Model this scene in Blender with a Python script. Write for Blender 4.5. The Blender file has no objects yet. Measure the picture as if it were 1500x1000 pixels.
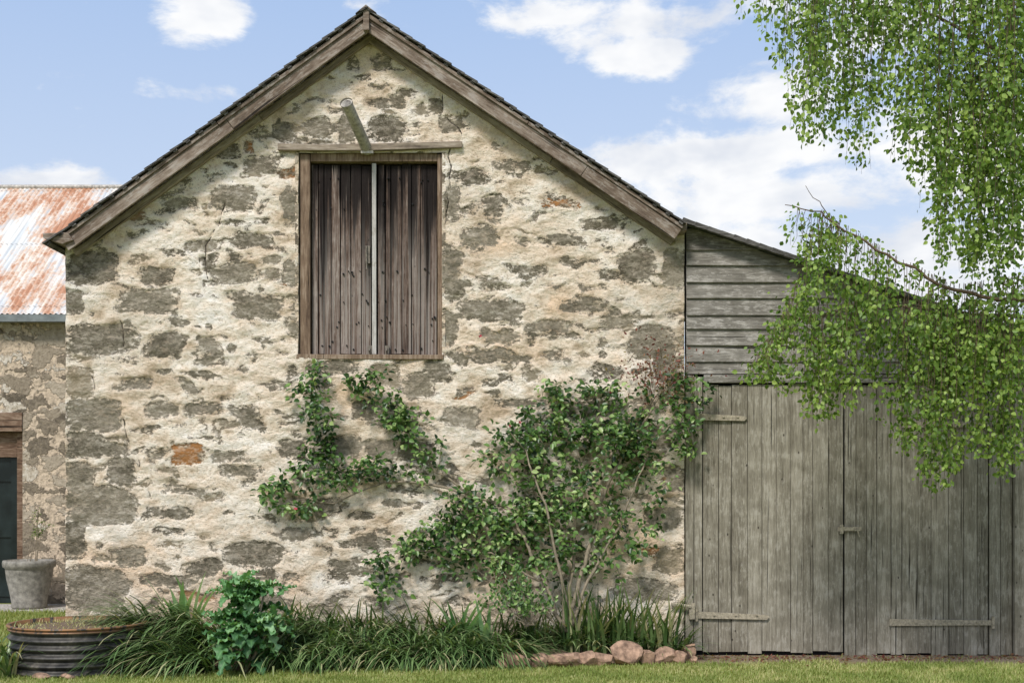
import bpy, math, random, bmesh
import numpy as np
from mathutils import Vector, Matrix
random.seed(7); rng=np.random.default_rng(7)
scene=bpy.context.scene
CAMZ=1.6; CD=12.0; F=1800.0
def W(px,py,y=0.0):
    s=F/(CD+y); return ((px-750)/s, CAMZ+(720-py)/s)
def W3(px,py,y=0.0):
    a=W(px,py,y); return (a[0],y,a[1])

# ---------------------------------------------------------------- helpers
def empty(name,loc=(0,0,0)):
    o=bpy.data.objects.new(name,None); scene.collection.objects.link(o); o.location=loc; return o
def fast_mesh(name,verts,loops,starts,totals,attrs=None,cattrs=None,mat=None,parent=None,smooth=False):
    me=bpy.data.meshes.new(name)
    verts=np.asarray(verts,dtype=np.float32)
    me.vertices.add(len(verts)); me.vertices.foreach_set('co',verts.ravel())
    loops=np.asarray(loops,dtype=np.int32).ravel()
    me.loops.add(len(loops)); me.loops.foreach_set('vertex_index',loops)
    me.polygons.add(len(starts)); me.polygons.foreach_set('loop_start',np.asarray(starts,dtype=np.int32))
    try: me.polygons.foreach_set('loop_total',np.asarray(totals,dtype=np.int32))
    except Exception: pass
    if smooth: me.polygons.foreach_set('use_smooth',np.ones(len(starts),dtype=bool))
    me.update(calc_edges=True)
    for k,v in (attrs or {}).items():
        a=me.attributes.new(k,'FLOAT','POINT'); a.data.foreach_set('value',np.asarray(v,dtype=np.float32))
    for k,v in (cattrs or {}).items():
        a=me.attributes.new(k,'FLOAT_COLOR','POINT'); a.data.foreach_set('color',np.asarray(v,dtype=np.float32).ravel())
    o=bpy.data.objects.new(name,me); scene.collection.objects.link(o)
    if mat: me.materials.append(mat)
    if parent: o.parent=parent
    return o
class MB:
    def __init__(s): s.v=[];s.f=[];s.r=[]
    def add(s,vs,fs,r):
        b=len(s.v); s.v+= [tuple(p) for p in vs]; s.f+=[tuple(i+b for i in f) for f in fs]; s.r+=[r]*len(vs)
    def box(s,x0,x1,y0,y1,z0,z1,r=None,j=0.0):
        r=random.random() if r is None else r
        vs=[(x,y,z) for x in(x0,x1) for y in(y0,y1) for z in(z0,z1)]
        if j: vs=[(a+random.uniform(-j,j),b+random.uniform(-j,j)*.5,c+random.uniform(-j,j)) for a,b,c in vs]
        s.add(vs,[(0,1,3,2),(4,6,7,5),(0,4,5,1),(2,3,7,6),(0,2,6,4),(1,5,7,3)],r)
    def prism(s,pts,y0,y1,r=None):
        r=random.random() if r is None else r
        n=len(pts); vs=[(p[0],y0,p[1]) for p in pts]+[(p[0],y1,p[1]) for p in pts]
        fs=[tuple(range(n)),tuple(reversed(range(n,2*n)))]+[(i,i+n,(i+1)%n+n,(i+1)%n) for i in range(n)]
        s.add(vs,fs,r)
    def tube(s,pts,rad,n=8,r=None,cap=True):
        r=random.random() if r is None else r
        pts=[Vector(p) for p in pts]; vs=[]
        for i,p in enumerate(pts):
            t=(pts[min(i+1,len(pts)-1)]-pts[max(i-1,0)]).normalized()
            a=t.cross(Vector((0.13,0.95,0.2)));  a.normalize(); b=t.cross(a)
            R=rad[i] if hasattr(rad,'__len__') else rad
            for k in range(n):
                an=2*math.pi*k/n; vs.append(p+a*math.cos(an)*R+b*math.sin(an)*R)
        fs=[]
        for i in range(len(pts)-1):
            for k in range(n):
                fs.append((i*n+k,i*n+(k+1)%n,(i+1)*n+(k+1)%n,(i+1)*n+k))
        if cap: fs.append(tuple(reversed(range(n)))); fs.append(tuple(range((len(pts)-1)*n,len(pts)*n)))
        s.add(vs,fs,r)
    def lathe(s,prof,c,n=48,r=0.5):
        vs=[];fs=[]
        for R,z in prof:
            for k in range(n):
                a=2*math.pi*k/n; vs.append((c[0]+R*math.cos(a),c[1]+R*math.sin(a),c[2]+z))
        for i in range(len(prof)-1):
            for k in range(n): fs.append((i*n+k,i*n+(k+1)%n,(i+1)*n+(k+1)%n,(i+1)*n+k))
        s.add(vs,fs,r)
    def obj(s,name,mat,parent=None,smooth=False,bevel=0):
        me=bpy.data.meshes.new(name); me.from_pydata(s.v,[],s.f)
        a=me.attributes.new('rnd','FLOAT','POINT'); a.data.foreach_set('value',s.r)
        me.materials.append(mat)
        if smooth: me.polygons.foreach_set('use_smooth',[True]*len(me.polygons))
        o=bpy.data.objects.new(name,me); scene.collection.objects.link(o)
        if parent: o.parent=parent
        if bevel:
            m=o.modifiers.new('b','BEVEL'); m.width=bevel; m.segments=2; m.limit_method='ANGLE'
        return o
def vnoise(x,z,sx,sz,seed):
    r=np.random.default_rng(seed); G=r.random((256,256))
    u=x/sx+1000.3; v=z/sz+1000.7
    iu=np.floor(u).astype(int); iv=np.floor(v).astype(int); fu=u-iu; fv=v-iv
    fu=fu*fu*(3-2*fu); fv=fv*fv*(3-2*fv)
    g=lambda a,b: G[a%256,b%256]
    return (g(iu,iv)*(1-fu)+g(iu+1,iv)*fu)*(1-fv)+(g(iu,iv+1)*(1-fu)+g(iu+1,iv+1)*fu)*fv
def fbm(x,z,sx,sz,seed,o=4):
    t=0;a=1;s=0
    for i in range(o):
        t=t+a*vnoise(x,z,sx/2**i,sz/2**i,seed+i*17); s+=a; a*=.55
    return t/s

# ---------------------------------------------------------------- node helpers
class NT:
    def __init__(s,name):
        s.m=bpy.data.materials.new(name); s.m.use_nodes=True; s.t=s.m.node_tree; s.n=s.t.nodes; s.l=s.t.links
        s.bsdf=s.n['Principled BSDF']; s.out=s.n['Material Output']
    def new(s,t,**k):
        n=s.n.new(t)
        for a,b in k.items(): setattr(n,a,b)
        return n
    def set(s,inp,v):
        if isinstance(v,bpy.types.NodeSocket): s.l.new(v,inp)
        elif isinstance(v,tuple) and len(v)==3 and inp.type=='RGBA': inp.default_value=(*v,1)
        else: inp.default_value=v
    def math(s,op,a,b=0.0,c=None,clamp=False):
        n=s.new('ShaderNodeMath',operation=op,use_clamp=clamp); s.set(n.inputs[0],a); s.set(n.inputs[1],b)
        if c is not None: s.set(n.inputs[2],c)
        return n.outputs[0]
    def add(s,*a):
        r=a[0]
        for x in a[1:]: r=s.math('ADD',r,x)
        return r
    def mul(s,a,b): return s.math('MULTIPLY',a,b)
    def vmath(s,op,a,b):
        n=s.new('ShaderNodeVectorMath',operation=op); s.set(n.inputs[0],a); s.set(n.inputs[1],b); return n.outputs[0]
    def obj(s): return s.new('ShaderNodeTexCoord').outputs['Object']
    def mapping(s,v,sc=(1,1,1),loc=(0,0,0)):
        n=s.new('ShaderNodeMapping'); s.l.new(v,n.inputs[0]); n.inputs['Scale'].default_value=sc; s.set(n.inputs['Location'],loc); return n.outputs[0]
    def noise(s,v,scale,detail=6,rough=.6,dist=0.0,out='Fac'):
        n=s.new('ShaderNodeTexNoise'); s.l.new(v,n.inputs['Vector']); n.inputs['Scale'].default_value=scale
        n.inputs['Detail'].default_value=detail; n.inputs['Roughness'].default_value=rough; n.inputs['Distortion'].default_value=dist
        return n.outputs[0 if out=='Fac' else 1]
    def vor(s,v,scale,feature='F1',out='Distance',rand=1.0):
        n=s.new('ShaderNodeTexVoronoi',feature=feature); s.l.new(v,n.inputs['Vector']); n.inputs['Scale'].default_value=scale
        n.inputs['Randomness'].default_value=rand
        return n.outputs[out]
    def ramp(s,f,stops):
        n=s.new('ShaderNodeValToRGB'); s.l.new(f,n.inputs[0]); e=n.color_ramp.elements
        while len(e)<len(stops): e.new(.5)
        for i,(p,c) in enumerate(stops):
            e[i].position=p; e[i].color=(*c,1) if isinstance(c,tuple) else (c,c,c,1)
        return n.outputs[0]
    def mr(s,v,a,b,c=0.0,d=1.0,smooth=True):
        n=s.new('ShaderNodeMapRange'); n.interpolation_type='SMOOTHSTEP' if smooth else 'LINEAR'
        s.set(n.inputs[0],v)
        for i,x in enumerate((a,b,c,d)): s.set(n.inputs[i+1],x)
        return n.outputs[0]
    def mix(s,f,a,b,mode='MIX'):
        n=s.new('ShaderNodeMix',data_type='RGBA',blend_type=mode); s.set(n.inputs[0],f); s.set(n.inputs[6],a); s.set(n.inputs[7],b); return n.outputs[2]
    def attr(s,name,out='Fac'):
        return s.new('ShaderNodeAttribute',attribute_name=name).outputs[out]
    def rgb(s,name):
        n=s.new('ShaderNodeSeparateColor'); s.l.new(s.attr(name,'Color'),n.inputs[0]); return n.outputs
    def sep(s,v):
        n=s.new('ShaderNodeSeparateXYZ'); s.l.new(v,n.inputs[0]); return n.outputs
    def comb(s,x,y,z):
        n=s.new('ShaderNodeCombineXYZ'); s.set(n.inputs[0],x); s.set(n.inputs[1],y); s.set(n.inputs[2],z); return n.outputs[0]
    def bump(s,h,strength=.5,dist=.01):
        n=s.new('ShaderNodeBump'); s.set(n.inputs['Height'],h); n.inputs['Strength'].default_value=strength; n.inputs['Distance'].default_value=dist
        s.l.new(n.outputs[0],s.bsdf.inputs['Normal'])
    def done(s,col,rough=.9,metal=0.0,spec=.3):
        s.set(s.bsdf.inputs['Base Color'],col); s.set(s.bsdf.inputs['Roughness'],rough); s.set(s.bsdf.inputs['Metallic'],metal)
        s.bsdf.inputs['Specular IOR Level'].default_value=spec
        return s.m

def wood(name,stops,axis='z',streak=None,bump=.6,patch=None,knots=False,fine=26,contrast=1.0,pamt=.6):
    t=NT(name); oc=t.obj(); r=t.attr('rnd'); off=t.comb(t.mul(r,37.0),t.mul(r,11.0),t.mul(r,53.0))
    v=t.vmath('ADD',oc,off)
    sc={'z':(fine,fine,1.3),'x':(1.3,fine,fine)}[axis]
    g=t.noise(t.mapping(v,sc),1.0,4,.65,.5)
    sc2={'z':(fine*3.5,fine*3.5,9.0),'x':(9.0,fine*3.5,fine*3.5)}[axis]
    g2=t.noise(t.mapping(v,sc2),1.0,3,.65)
    p=t.noise(oc,5.0,4,.65)
    f=t.add(t.mr(g,.2,.8,.25-.22*contrast,.25+.22*contrast,False),t.mr(g2,.2,.8,0,.34,False),t.mr(p,.2,.8,-.04,.20,False))
    f=t.add(f,t.mr(r,0,1,-.07,.07,False))
    col=t.ramp(f,stops)
    if patch:
        pv=t.mapping(oc,{'z':(34,34,9),'x':(9,34,34)}[axis])
        pn=t.add(t.mul(t.noise(pv,1.0,5,.75),.7),t.mul(p,.3))
        col=t.mix(t.mul(t.mr(pn,.50,.60),pamt),col,patch)
    cr=t.mr(t.noise(t.mapping(v,{'z':(fine*1.8,fine*1.8,.9),'x':(.9,fine*1.8,fine*1.8)}[axis]),1.0,2,.5),.27,.35,0.15,1.0)
    col=t.mix(1.0,col,cr,'MULTIPLY')
    if knots:
        k=t.vor(t.mapping(oc,(9,1,5.5)),1.0); km=t.mr(k,.05,.09,.8,0.0)
        col=t.mix(km,col,(.02,.015,.012))
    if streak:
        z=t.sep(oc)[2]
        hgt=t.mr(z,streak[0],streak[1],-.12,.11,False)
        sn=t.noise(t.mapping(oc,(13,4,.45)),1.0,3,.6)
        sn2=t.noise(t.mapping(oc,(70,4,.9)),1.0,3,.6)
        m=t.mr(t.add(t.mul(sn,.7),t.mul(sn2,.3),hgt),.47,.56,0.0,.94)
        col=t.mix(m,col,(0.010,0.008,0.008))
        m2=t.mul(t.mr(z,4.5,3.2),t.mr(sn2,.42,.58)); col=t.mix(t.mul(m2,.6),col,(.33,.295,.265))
    t.bump(t.add(f,t.mul(cr,.35)),bump,.012)
    return t.done(col,.9,0,.15)
M={}
M['barge']=wood('weathered_bargeboard',[(.25,(.055,.042,.033)),(.45,(.145,.108,.082)),(.62,(.255,.205,.165)),(.8,(.44,.38,.32))],'x',patch=(.36,.325,.29),fine=18,contrast=.8)
M['beam']=wood('lintel_wood',[(.25,(.10,.08,.062)),(.5,(.27,.22,.17)),(.7,(.44,.38,.31))],'x',fine=18)
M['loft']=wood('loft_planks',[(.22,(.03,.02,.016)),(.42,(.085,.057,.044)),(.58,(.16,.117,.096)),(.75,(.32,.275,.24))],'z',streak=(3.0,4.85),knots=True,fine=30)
M['loftframe']=wood('loft_frame_wood',[(.25,(.07,.045,.032)),(.5,(.20,.14,.095)),(.7,(.34,.265,.20))],'z')
M['pale']=wood('pale_batten',[(.25,(.30,.285,.26)),(.6,(.50,.48,.45))],'z',patch=(.26,.235,.20))
M['shedv']=wood('shed_planks',[(.2,(.07,.06,.045)),(.38,(.16,.143,.110)),(.55,(.24,.218,.172)),(.78,(.40,.37,.31))],'z',patch=(.41,.385,.33),knots=True,fine=30,contrast=.8,pamt=.5)
M['shedh']=wood('weatherboards',[(.2,(.065,.058,.05)),(.4,(.16,.148,.128)),(.58,(.25,.232,.205)),(.78,(.42,.395,.36))],'x',patch=(.48,.455,.42),fine=30,contrast=.8,pamt=.55)
M['shingle']=wood('roof_shingles',[(.3,(.03,.028,.027)),(.5,(.085,.08,.075)),(.7,(.2,.19,.18))],'x')
M['olddoor']=wood('old_lintel',[(.3,(.06,.035,.022)),(.5,(.17,.11,.075)),(.7,(.32,.24,.175))],'x',fine=14,contrast=.7)

def simple(name,c,rough=.8,metal=0.0,var=.5,scale=20,bump=.3):
    t=NT(name); oc=t.obj(); n=t.noise(oc,scale,5,.65)
    col=t.ramp(n,[(.3,tuple(x*(1-var) for x in c)),(.7,tuple(min(1,x*(1+var)) for x in c))])
    t.bump(n,bump,.01); return t.done(col,rough,metal)
M['dark']=simple('dark_interior',(.008,.008,.008))
M['iron']=simple('old_iron',(.16,.14,.115),.7,.2,.5,40)
M['galv']=simple('weathered_steel',(.40,.37,.33),.65,.1,.5,25)
M['hinge']=simple('strap_hinge_iron',(.33,.29,.22),.8,.1,.45,40)
M['gutter']=simple('gutter_metal',(.17,.19,.19),.6,.2,.3,8)
M['soil']=simple('soil',(.15,.105,.072),1,0,.6,25,.9)
M['rock']=simple('edging_rock',(.31,.20,.14),.95,0,.7,13,1.0)
M['pot']=simple('pot_cement',(.25,.235,.205),.9,0,.5,14,.4)

def stonewall():
    t=NT('limewashed_rubble_stone'); oc=t.obj()
    fld,tint,orange=t.rgb('st')[:3]; white,crack,dirt=t.rgb('wt')[:3]; n1,n3,rn=t.rgb('nn')[:3]; ochre=t.attr('oc')
    oh=t.mapping(oc,(1,1,1.4))
    n2=t.noise(oh,30,5,.72); n4=t.noise(oc,110,2,.65)
    c1=t.mr(n1,.25,.75,-1,1,False); c2=t.mr(n2,.28,.72,-1,1,False); c4=t.mr(n4,.28,.72,-1,1,False)
    f=t.add(fld,t.mul(c2,.21),t.mul(c1,.13),t.mul(c4,.08))
    mask=t.mr(f,.555,.595)
    sm0=t.noise(t.mapping(oc,(13,13,24),(3,1,7)),1.0,5,.8)
    smear=t.mul(t.mr(sm0,.495,.54),t.mr(f,.66,1.05,.9,.22))
    mask=t.mul(mask,t.math('SUBTRACT',1.0,smear))
    rend=t.ramp(t.add(t.mul(n1,.36),t.mul(n3,.34),t.mul(n2,.30)),[(.33,(.50,.385,.265)),(.41,(.70,.57,.43)),(.48,(.83,.71,.57)),(.57,(.90,.81,.69)),(.68,(.94,.88,.80))])
    rend=t.mix(t.mul(ochre,t.mr(n1,.35,.6,.2,.7)),rend,(.78,.55,.36))
    rend=t.mix(t.mul(t.mr(n2,.35,.45,1,0),.6),rend,(.43,.335,.245))
    rend=t.mix(t.mul(white,t.mr(n1,.35,.55,.4,1)),rend,(.84,.84,.83))
    pit=t.mr(n4,.30,.40,.45,1.0); rend=t.mix(1.0,rend,pit,'MULTIPLY')
    v=t.add(t.mr(n2,.25,.75,0,.42,False),t.mul(tint,.3),t.mr(n1,.2,.8,0,.28,False))
    sc=t.ramp(v,[(.2,(.085,.072,.052)),(.42,(.175,.153,.112)),(.62,(.275,.24,.18)),(.85,(.45,.40,.32))])
    sc=t.mix(t.mul(t.mr(tint,.75,.95),.5),sc,(.32,.25,.155))
    oro=t.mul(orange,t.mr(n1,.38,.52,0.15,.9)); sc=t.mix(oro,sc,(.42,.19,.065))
    col=t.mix(mask,rend,sc)
    rim=t.mul(t.mr(f,.50,.54),t.mr(f,.60,.565,0,1))
    rim=t.mul(rim,t.mr(rn,.45,.6,0,.85))
    col=t.mix(rim,col,(.11,.08,.053))  # dark joints round stones, plus overhang shadow lines put into the colour
    col=t.mix(t.mul(dirt,t.mr(n2,.35,.6,.25,.85)),col,(.38,.335,.265))
    col=t.mix(t.mr(t.add(crack,t.mul(c2,.15)),.45,.65),col,(.05,.04,.03))
    h=t.add(t.mul(n2,.8),t.mul(n4,.25))
    h=t.math('SUBTRACT',h,t.mul(mask,.22))
    t.bump(h,1.0,.034)
    return t.done(col,.95,0,.1)
M['wall']=stonewall()
def rubble(name,light):
    t=NT(name); oc=t.obj(); d=t.noise(oc,3,3,.6,out='Color')
    v=t.vmath('ADD',t.mapping(oc,(2.6,2.6,4.8)),t.mapping(d,(1.2,1.2,1.2)))
    e=t.vor(v,1.0,'DISTANCE_TO_EDGE'); c=t.vor(v,1.0,'F1','Color'); n=t.noise(oc,16,5,.7); n3=t.noise(oc,2.2,3,.6)
    r=t.sep(c)[0]
    st=t.ramp(t.add(t.mul(r,.6),t.mr(n,.25,.75,0,.4,False)),[(.2,(.12,.10,.075)),(.4,(.26,.215,.16)),(.7,(.44,.375,.29)),(.9,(.72,.67,.59))])
    ee=t.add(e,t.mr(n,.25,.75,-.17,.12,False))
    m=t.mr(t.add(ee,t.mr(n3,.4,.65,.08,-.16)),.0,.06)
    lt=t.mix(t.mr(n,.4,.6),light,tuple(x*.6 for x in light))
    col=t.mix(m,lt,st); t.bump(t.add(t.mul(m,.6),n),.9,.04)
    return t.done(col,.95,0,.15)
M['rubble']=rubble('rubble_stone',(.64,.52,.39))

def leafmat(name,stops,transl=.35,rough=.45):
    t=NT(name); r=t.attr('rnd')
    col=t.ramp(r,stops)
    t.done(col,rough,0,.4)
    tr=t.new('ShaderNodeBsdfTranslucent'); tc=t.mix(1.0,col,(1.5,1.45,.6),'MULTIPLY'); t.l.new(tc,tr.inputs[0])
    mx=t.new('ShaderNodeMixShader'); mx.inputs[0].default_value=transl
    t.l.new(t.bsdf.outputs[0],mx.inputs[1]); t.l.new(tr.outputs[0],mx.inputs[2]); t.l.new(mx.outputs[0],t.out.inputs[0])
    return t.m
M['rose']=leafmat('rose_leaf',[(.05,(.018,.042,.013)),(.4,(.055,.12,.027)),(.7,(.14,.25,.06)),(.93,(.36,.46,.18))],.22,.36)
M['birch']=leafmat('birch_leaf',[(.05,(.06,.115,.022)),(.45,(.165,.275,.05)),(.9,(.40,.52,.14))],.42)
M['strap']=leafmat('strap_leaf',[(.05,(.03,.065,.022)),(.45,(.10,.18,.055)),(.8,(.23,.33,.13)),(.97,(.46,.42,.24))],.2,.35)
M['poppy']=leafmat('poppy_leaf',[(.05,(.06,.15,.06)),(.5,(.16,.34,.13)),(.9,(.36,.54,.30))],.25,.5)
M['grass']=leafmat('grass_blade',[(.05,(.13,.18,.035)),(.5,(.25,.32,.075)),(.9,(.50,.47,.22))],.3,.6)
M['redleaf']=leafmat('red_shoot',[(.1,(.12,.035,.03)),(.6,(.28,.10,.07)),(.9,(.24,.2,.08))])
M['stem']=simple('rose_stem',(.24,.20,.145),.9,0,.4,30)
M['twig']=simple('birch_twig',(.13,.09,.06),.9,0,.4,30)
def bark():
    t=NT('birch_bark'); oc=t.obj(); n=t.noise(t.mapping(oc,(3,3,22)),1,6,.6)
    col=t.ramp(n,[(.35,(.06,.05,.045)),(.45,(.5,.48,.44)),(.7,(.68,.66,.6))]); t.bump(n,.5,.02); return t.done(col,.85)
M['bark']=bark()

# ---------------------------------------------------------------- leaves
def norm(a): return a/np.maximum(np.linalg.norm(a,axis=1,keepdims=True),1e-6)
def leaves(name,P,D,N,L,wr,rnd,mat,parent,fold=.25):
    P=np.asarray(P);D=norm(np.asarray(D));S=norm(np.cross(D,N));U=np.cross(S,D); n=len(P); L=np.asarray(L)[:,None]
    w=L*wr/2
    pts=[P, P+D*L*.28+S*w*.85+U*w*fold, P+D*L*.62+S*w*.8+U*w*fold, P+D*L-U*L*.12, P+D*L*.62-S*w*.8+U*w*fold, P+D*L*.28-S*w*.85+U*w*fold]
    V=np.stack(pts,1).reshape(-1,3); b=(np.arange(n)*6)[:,None]
    Fc=np.concatenate([b+np.array([[0,1,2,3]]),b+np.array([[0,3,4,5]])],1).reshape(-1)
    nf=n*2
    return fast_mesh(name,V,Fc,np.arange(nf)*4,np.full(nf,4),{'rnd':np.repeat(rnd,6)},mat=mat,parent=parent)
def blades(name,B,az,L,w,th0,curv,rnd,mat,parent=None,seg=6):
    n=len(B); h=np.stack([np.cos(az),np.sin(az)],1); side=np.stack([-np.sin(az),np.cos(az),0*az],1)
    p=np.array(B,dtype=float); V=[]
    for i in range(seg+1):
        t=i/seg; ww=(w*(1-t**2.5)*.5+.0006)[:,None]
        V.append(p-side*ww); V.append(p+side*ww)
        th=th0-curv*t; st=(L/seg)
        p=p+np.stack([h[:,0]*np.cos(th)*st,h[:,1]*np.cos(th)*st,np.sin(th)*st],1)
        p[:,2]=np.maximum(p[:,2],.008)
    V=np.stack(V,1).reshape(-1,3); k=2*(seg+1); b=(np.arange(n)*k)[:,None]
    fs=[b+np.array([[2*i,2*i+1,2*i+3,2*i+2]]) for i in range(seg)]
    Fc=np.concatenate(fs,1).reshape(-1); nf=n*seg
    return fast_mesh(name,V,Fc,np.arange(nf)*4,np.full(nf,4),{'rnd':np.repeat(rnd,k)},mat=mat,parent=parent,smooth=True)

# ================================================================ BARN
barn=empty('stone_barn')
XL,_=W(95,0); XR,_=W(1003,0)
AP=W(537,22)
def rake_z(x):
    px=x*150+750
    return np.where(px<537, 1.6+(720-(22+(537-px)*(318/442.)))/150, 1.6+(720-(22+(px-537)*(304/466.)))/150)
OX0,OZ1=W(437,224); OX1,OZ0=W(648,524)
step=.0105
xs=np.arange(XL,XR+step*.5,step); xs[-1]=XR
zs=np.arange(0,6.32,step)
for arr,vals in((xs,(OX0,OX1)),(zs,(OZ0,OZ1))):
    for v in vals: arr[np.argmin(abs(arr-v))]=v
X,Z=np.meshgrid(xs,zs,indexing='ij')
PX=X*150+750; PY=960-Z*150
fld=np.zeros_like(X); tint=np.full_like(X,.5); orange=np.zeros_like(X); efl=np.zeros_like(X)
stones=[(137,392,84,56),(150,497,112,44),(118,560,44,52,.95),(137,607,85,50),(124,652,58,40),(150,742,112,55,.7),(110,790,40,60),(190,814,58,28),(140,862,95,66,.6),
(197,312,40,34,.9,.45),(240,505,58,44),(265,298,50,18),(230,404,50,30),(215,442,90,40),(340,290,72,40),(372,352,64,28),(345,400,66,32),(380,450,78,42),(308,505,30,26),
(420,195,42,30),(465,190,36,28),(507,190,26,42),(567,190,54,36),(509,78,24,22),(580,150,28,22),(553,152,42,16),(641,158,26,24),(661,184,38,24),
(720,302,42,34,.3),(685,258,64,22),(705,348,66,32),(931,393,60,54,.3),(987,395,34,56),(955,500,70,52,.6),(895,403,44,18),(715,455,98,34),(850,448,66,26),
(885,328,62,22),(820,352,66,18),(663,400,34,80),(660,300,24,60),(365,612,34,36,.2),(165,660,48,22),(180,692,50,38),(275,666,44,34,.6,1.),(252,750,70,22),
(430,660,52,30,.3),(352,690,74,20),(370,812,88,38),(335,668,62,22),(270,717,62,14),(542,797,34,30),(612,566,58,42,.8),(563,549,46,36,.9),(485,540,84,24),
(722,520,76,22),(762,590,90,16),(945,865,95,38),(983,820,46,40,.9),(612,660,56,36),(560,660,46,32),(508,652,46,32),(592,612,50,32),(535,600,50,30),(675,612,54,30),(850,600,90,22),(820,298,54,18,.5,1.),(362,217,20,20,.8,1.),
(425,300,26,60),(428,400,24,50),(428,480,24,40),(655,480,26,60),(640,545,40,30),(980,540,44,40),(975,640,50,36),(985,700,36,44),(970,760,50,36),(900,470,50,20),(770,395,60,16),(750,240,60,20),(800,480,70,18),(128,345,60,24),(330,220,40,22),(380,240,60,26),(300,360,50,20),(200,560,50,24),(110,445,34,40),(115,700,44,44),(300,600,60,22),(470,740,60,22),(500,830,50,22),(440,780,60,20),(300,830,50,24),(250,850,60,20),(240,600,50,22)]
expl=len(stones)
yy=40
while yy<925:
    x=95+random.uniform(-20,20)
    hh=random.uniform(17,27)
    while x<1003:
        w=random.uniform(18,66)
        if random.random()<.85:
            h=hh*random.uniform(.38,.85)
            stones.append((x+w/2,yy+hh/2+random.uniform(-5,5),w*.88,h,random.random(),.8 if random.random()<.025 else 0,random.uniform(.0,1.0)**.7))
        x+=w+random.uniform(0,12)
    yy+=hh*.95
ix=lambda px:int(np.clip(np.searchsorted(xs*150+750,px),0,len(xs)))
iz=lambda z:int(np.clip(np.searchsorted(zs,z),0,len(zs)))
wx=(fbm(PX,PY,40,30,3)-.5)*56; wz=(fbm(PX,PY,34,24,9)-.5)*34
for k,sd in enumerate(stones):
    cx,cy,w,h=sd[:4]; tn=sd[4] if len(sd)>4 else random.uniform(.1,.8); og=sd[5] if len(sd)>5 else 0; amp=sd[6] if len(sd)>6 else 1.0
    m=40
    a0,a1=ix(cx-w/2-m),ix(cx+w/2+m); b0,b1=iz((960-(cy+h/2+m))/150),iz((960-(cy-h/2-m))/150)
    if a1<=a0 or b1<=b0: continue
    sl=(slice(a0,a1),slice(b0,b1))
    big=.42 if k<expl else 1.0
    ang=random.uniform(-.22,.22)*big
    dx=PX[sl]-cx+wx[sl]*big; dz=PY[sl]-cy+wz[sl]*big
    dx,dz=dx*math.cos(ang)+dz*math.sin(ang),-dx*math.sin(ang)+dz*math.cos(ang)
    p=random.choice((2.0,2.6,3.5)) if k>=expl else 4.0
    q=(np.abs(dx/(w/2))**p+np.abs(dz/(h/2))**p)**(1/p)
    edge=(1-q)*min(w,h)/2
    v=np.clip(.5+edge/11,0,1.15)*(.55+.45*amp)
    bm=v>fld[sl]
    fld[sl]=np.where(bm,v,fld[sl]); tint[sl]=np.where(bm,tn,tint[sl]); orange[sl]=np.where(bm,og,orange[sl])
    if k<expl: efl[sl]=np.maximum(efl[sl],v)
cover=fbm(PX,PY,190,120,63,3)
fld*=np.clip(1.0-(cover-.5)*1.0,.65,1.15)
fld=np.maximum(fld,efl*.93)
dr=rake_z(X)-Z
white=np.clip(1-dr/.42,0,1)*np.clip((fbm(PX,PY,60,60,41)-.38)*5,0,1)
white*=np.where(PX>560,1.0,.45)
fld*=1-.55*np.clip(white*1.3,0,1)
crack=np.zeros_like(X)
def seg(p,q,wd,amp=1.0):
    px,py=p;qx,qy=q; d=np.array([qx-px,qy-py]);L=d@d
    wxx=PX+wx*.25; wyy=PY+wz*.25
    t=np.clip(((wxx-px)*d[0]+(wyy-py)*d[1])/L,0,1)
    di=np.hypot(wxx-px-t*d[0],wyy-py-t*d[1]); np.maximum(crack,amp*np.clip(1-di/wd,0,1),out=crack)
for pl in ([(180,600),(183,645),(205,668),(210,700),(222,730)],[(345,245),(322,330),(300,360),(305,410)],[(648,118),(652,165),(680,200)],[(660,210),(652,330)],[(128,535),(140,560),(138,600)],[(438,222),(434,300)],[(180,470),(182,520)]):
    for a,b in zip(pl[:-1],pl[1:]): seg(a,b,2.8,.8)
crack*=np.clip((fbm(PX,PY,25,25,77)-.35)*6,0,1)
dirt=np.clip(1-(Z-.25)/.5,0,1)*.55+np.clip(1-np.abs(PX-120)/110,0,1)*.45*np.clip((fbm(PX,PY,70,60,55)-.4)*5,0,1)
dirt+=np.clip(1-np.abs(PX-985)/40,0,1)*.5*np.clip((fbm(PX,PY,70,60,56)-.35)*5,0,1)
dirt+=.2*np.clip((fbm(PX,PY,120,90,58)-.55)*6,0,1)
dirt=np.clip(dirt,0,1)
sm=np.clip((fld-.47)/.15,0,1)
Y=-.014+(fbm(PX,PY,90,70,5)-.5)*.05+(fbm(PX,PY,24,15,6,5)-.5)*.05+sm*.010+crack*.02
Y[0,:]=.35; Y[-1,:]=.35; X[0,:]=XL+.004; X[-1,:]=XR
N1=fbm(PX,PY,19,12,201,4); N3=fbm(PX,PY,64,42,301,4); RN_=fbm(PX,PY,26,22,401,3)
OC=np.clip((fbm(PX,PY,110,80,501,4)-.56)*7,0,1)
nx,nz=X.shape
idx=np.arange(nx*nz).reshape(nx,nz)
q=np.stack([idx[:-1,:-1],idx[1:,:-1],idx[1:,1:],idx[:-1,1:]],-1).reshape(-1,4)
cxm=(X[:-1,:-1]+X[1:,1:])/2; czm=(Z[:-1,:-1]+Z[1:,1:])/2
keep=(czm<rake_z(cxm)-.02)&~((cxm>OX0)&(cxm<OX1)&(czm>OZ0)&(czm<OZ1))
q=q[keep.ravel()]
one=np.ones(X.size); cc=lambda *a: np.stack([z.ravel() for z in a]+[one],1)
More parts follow.
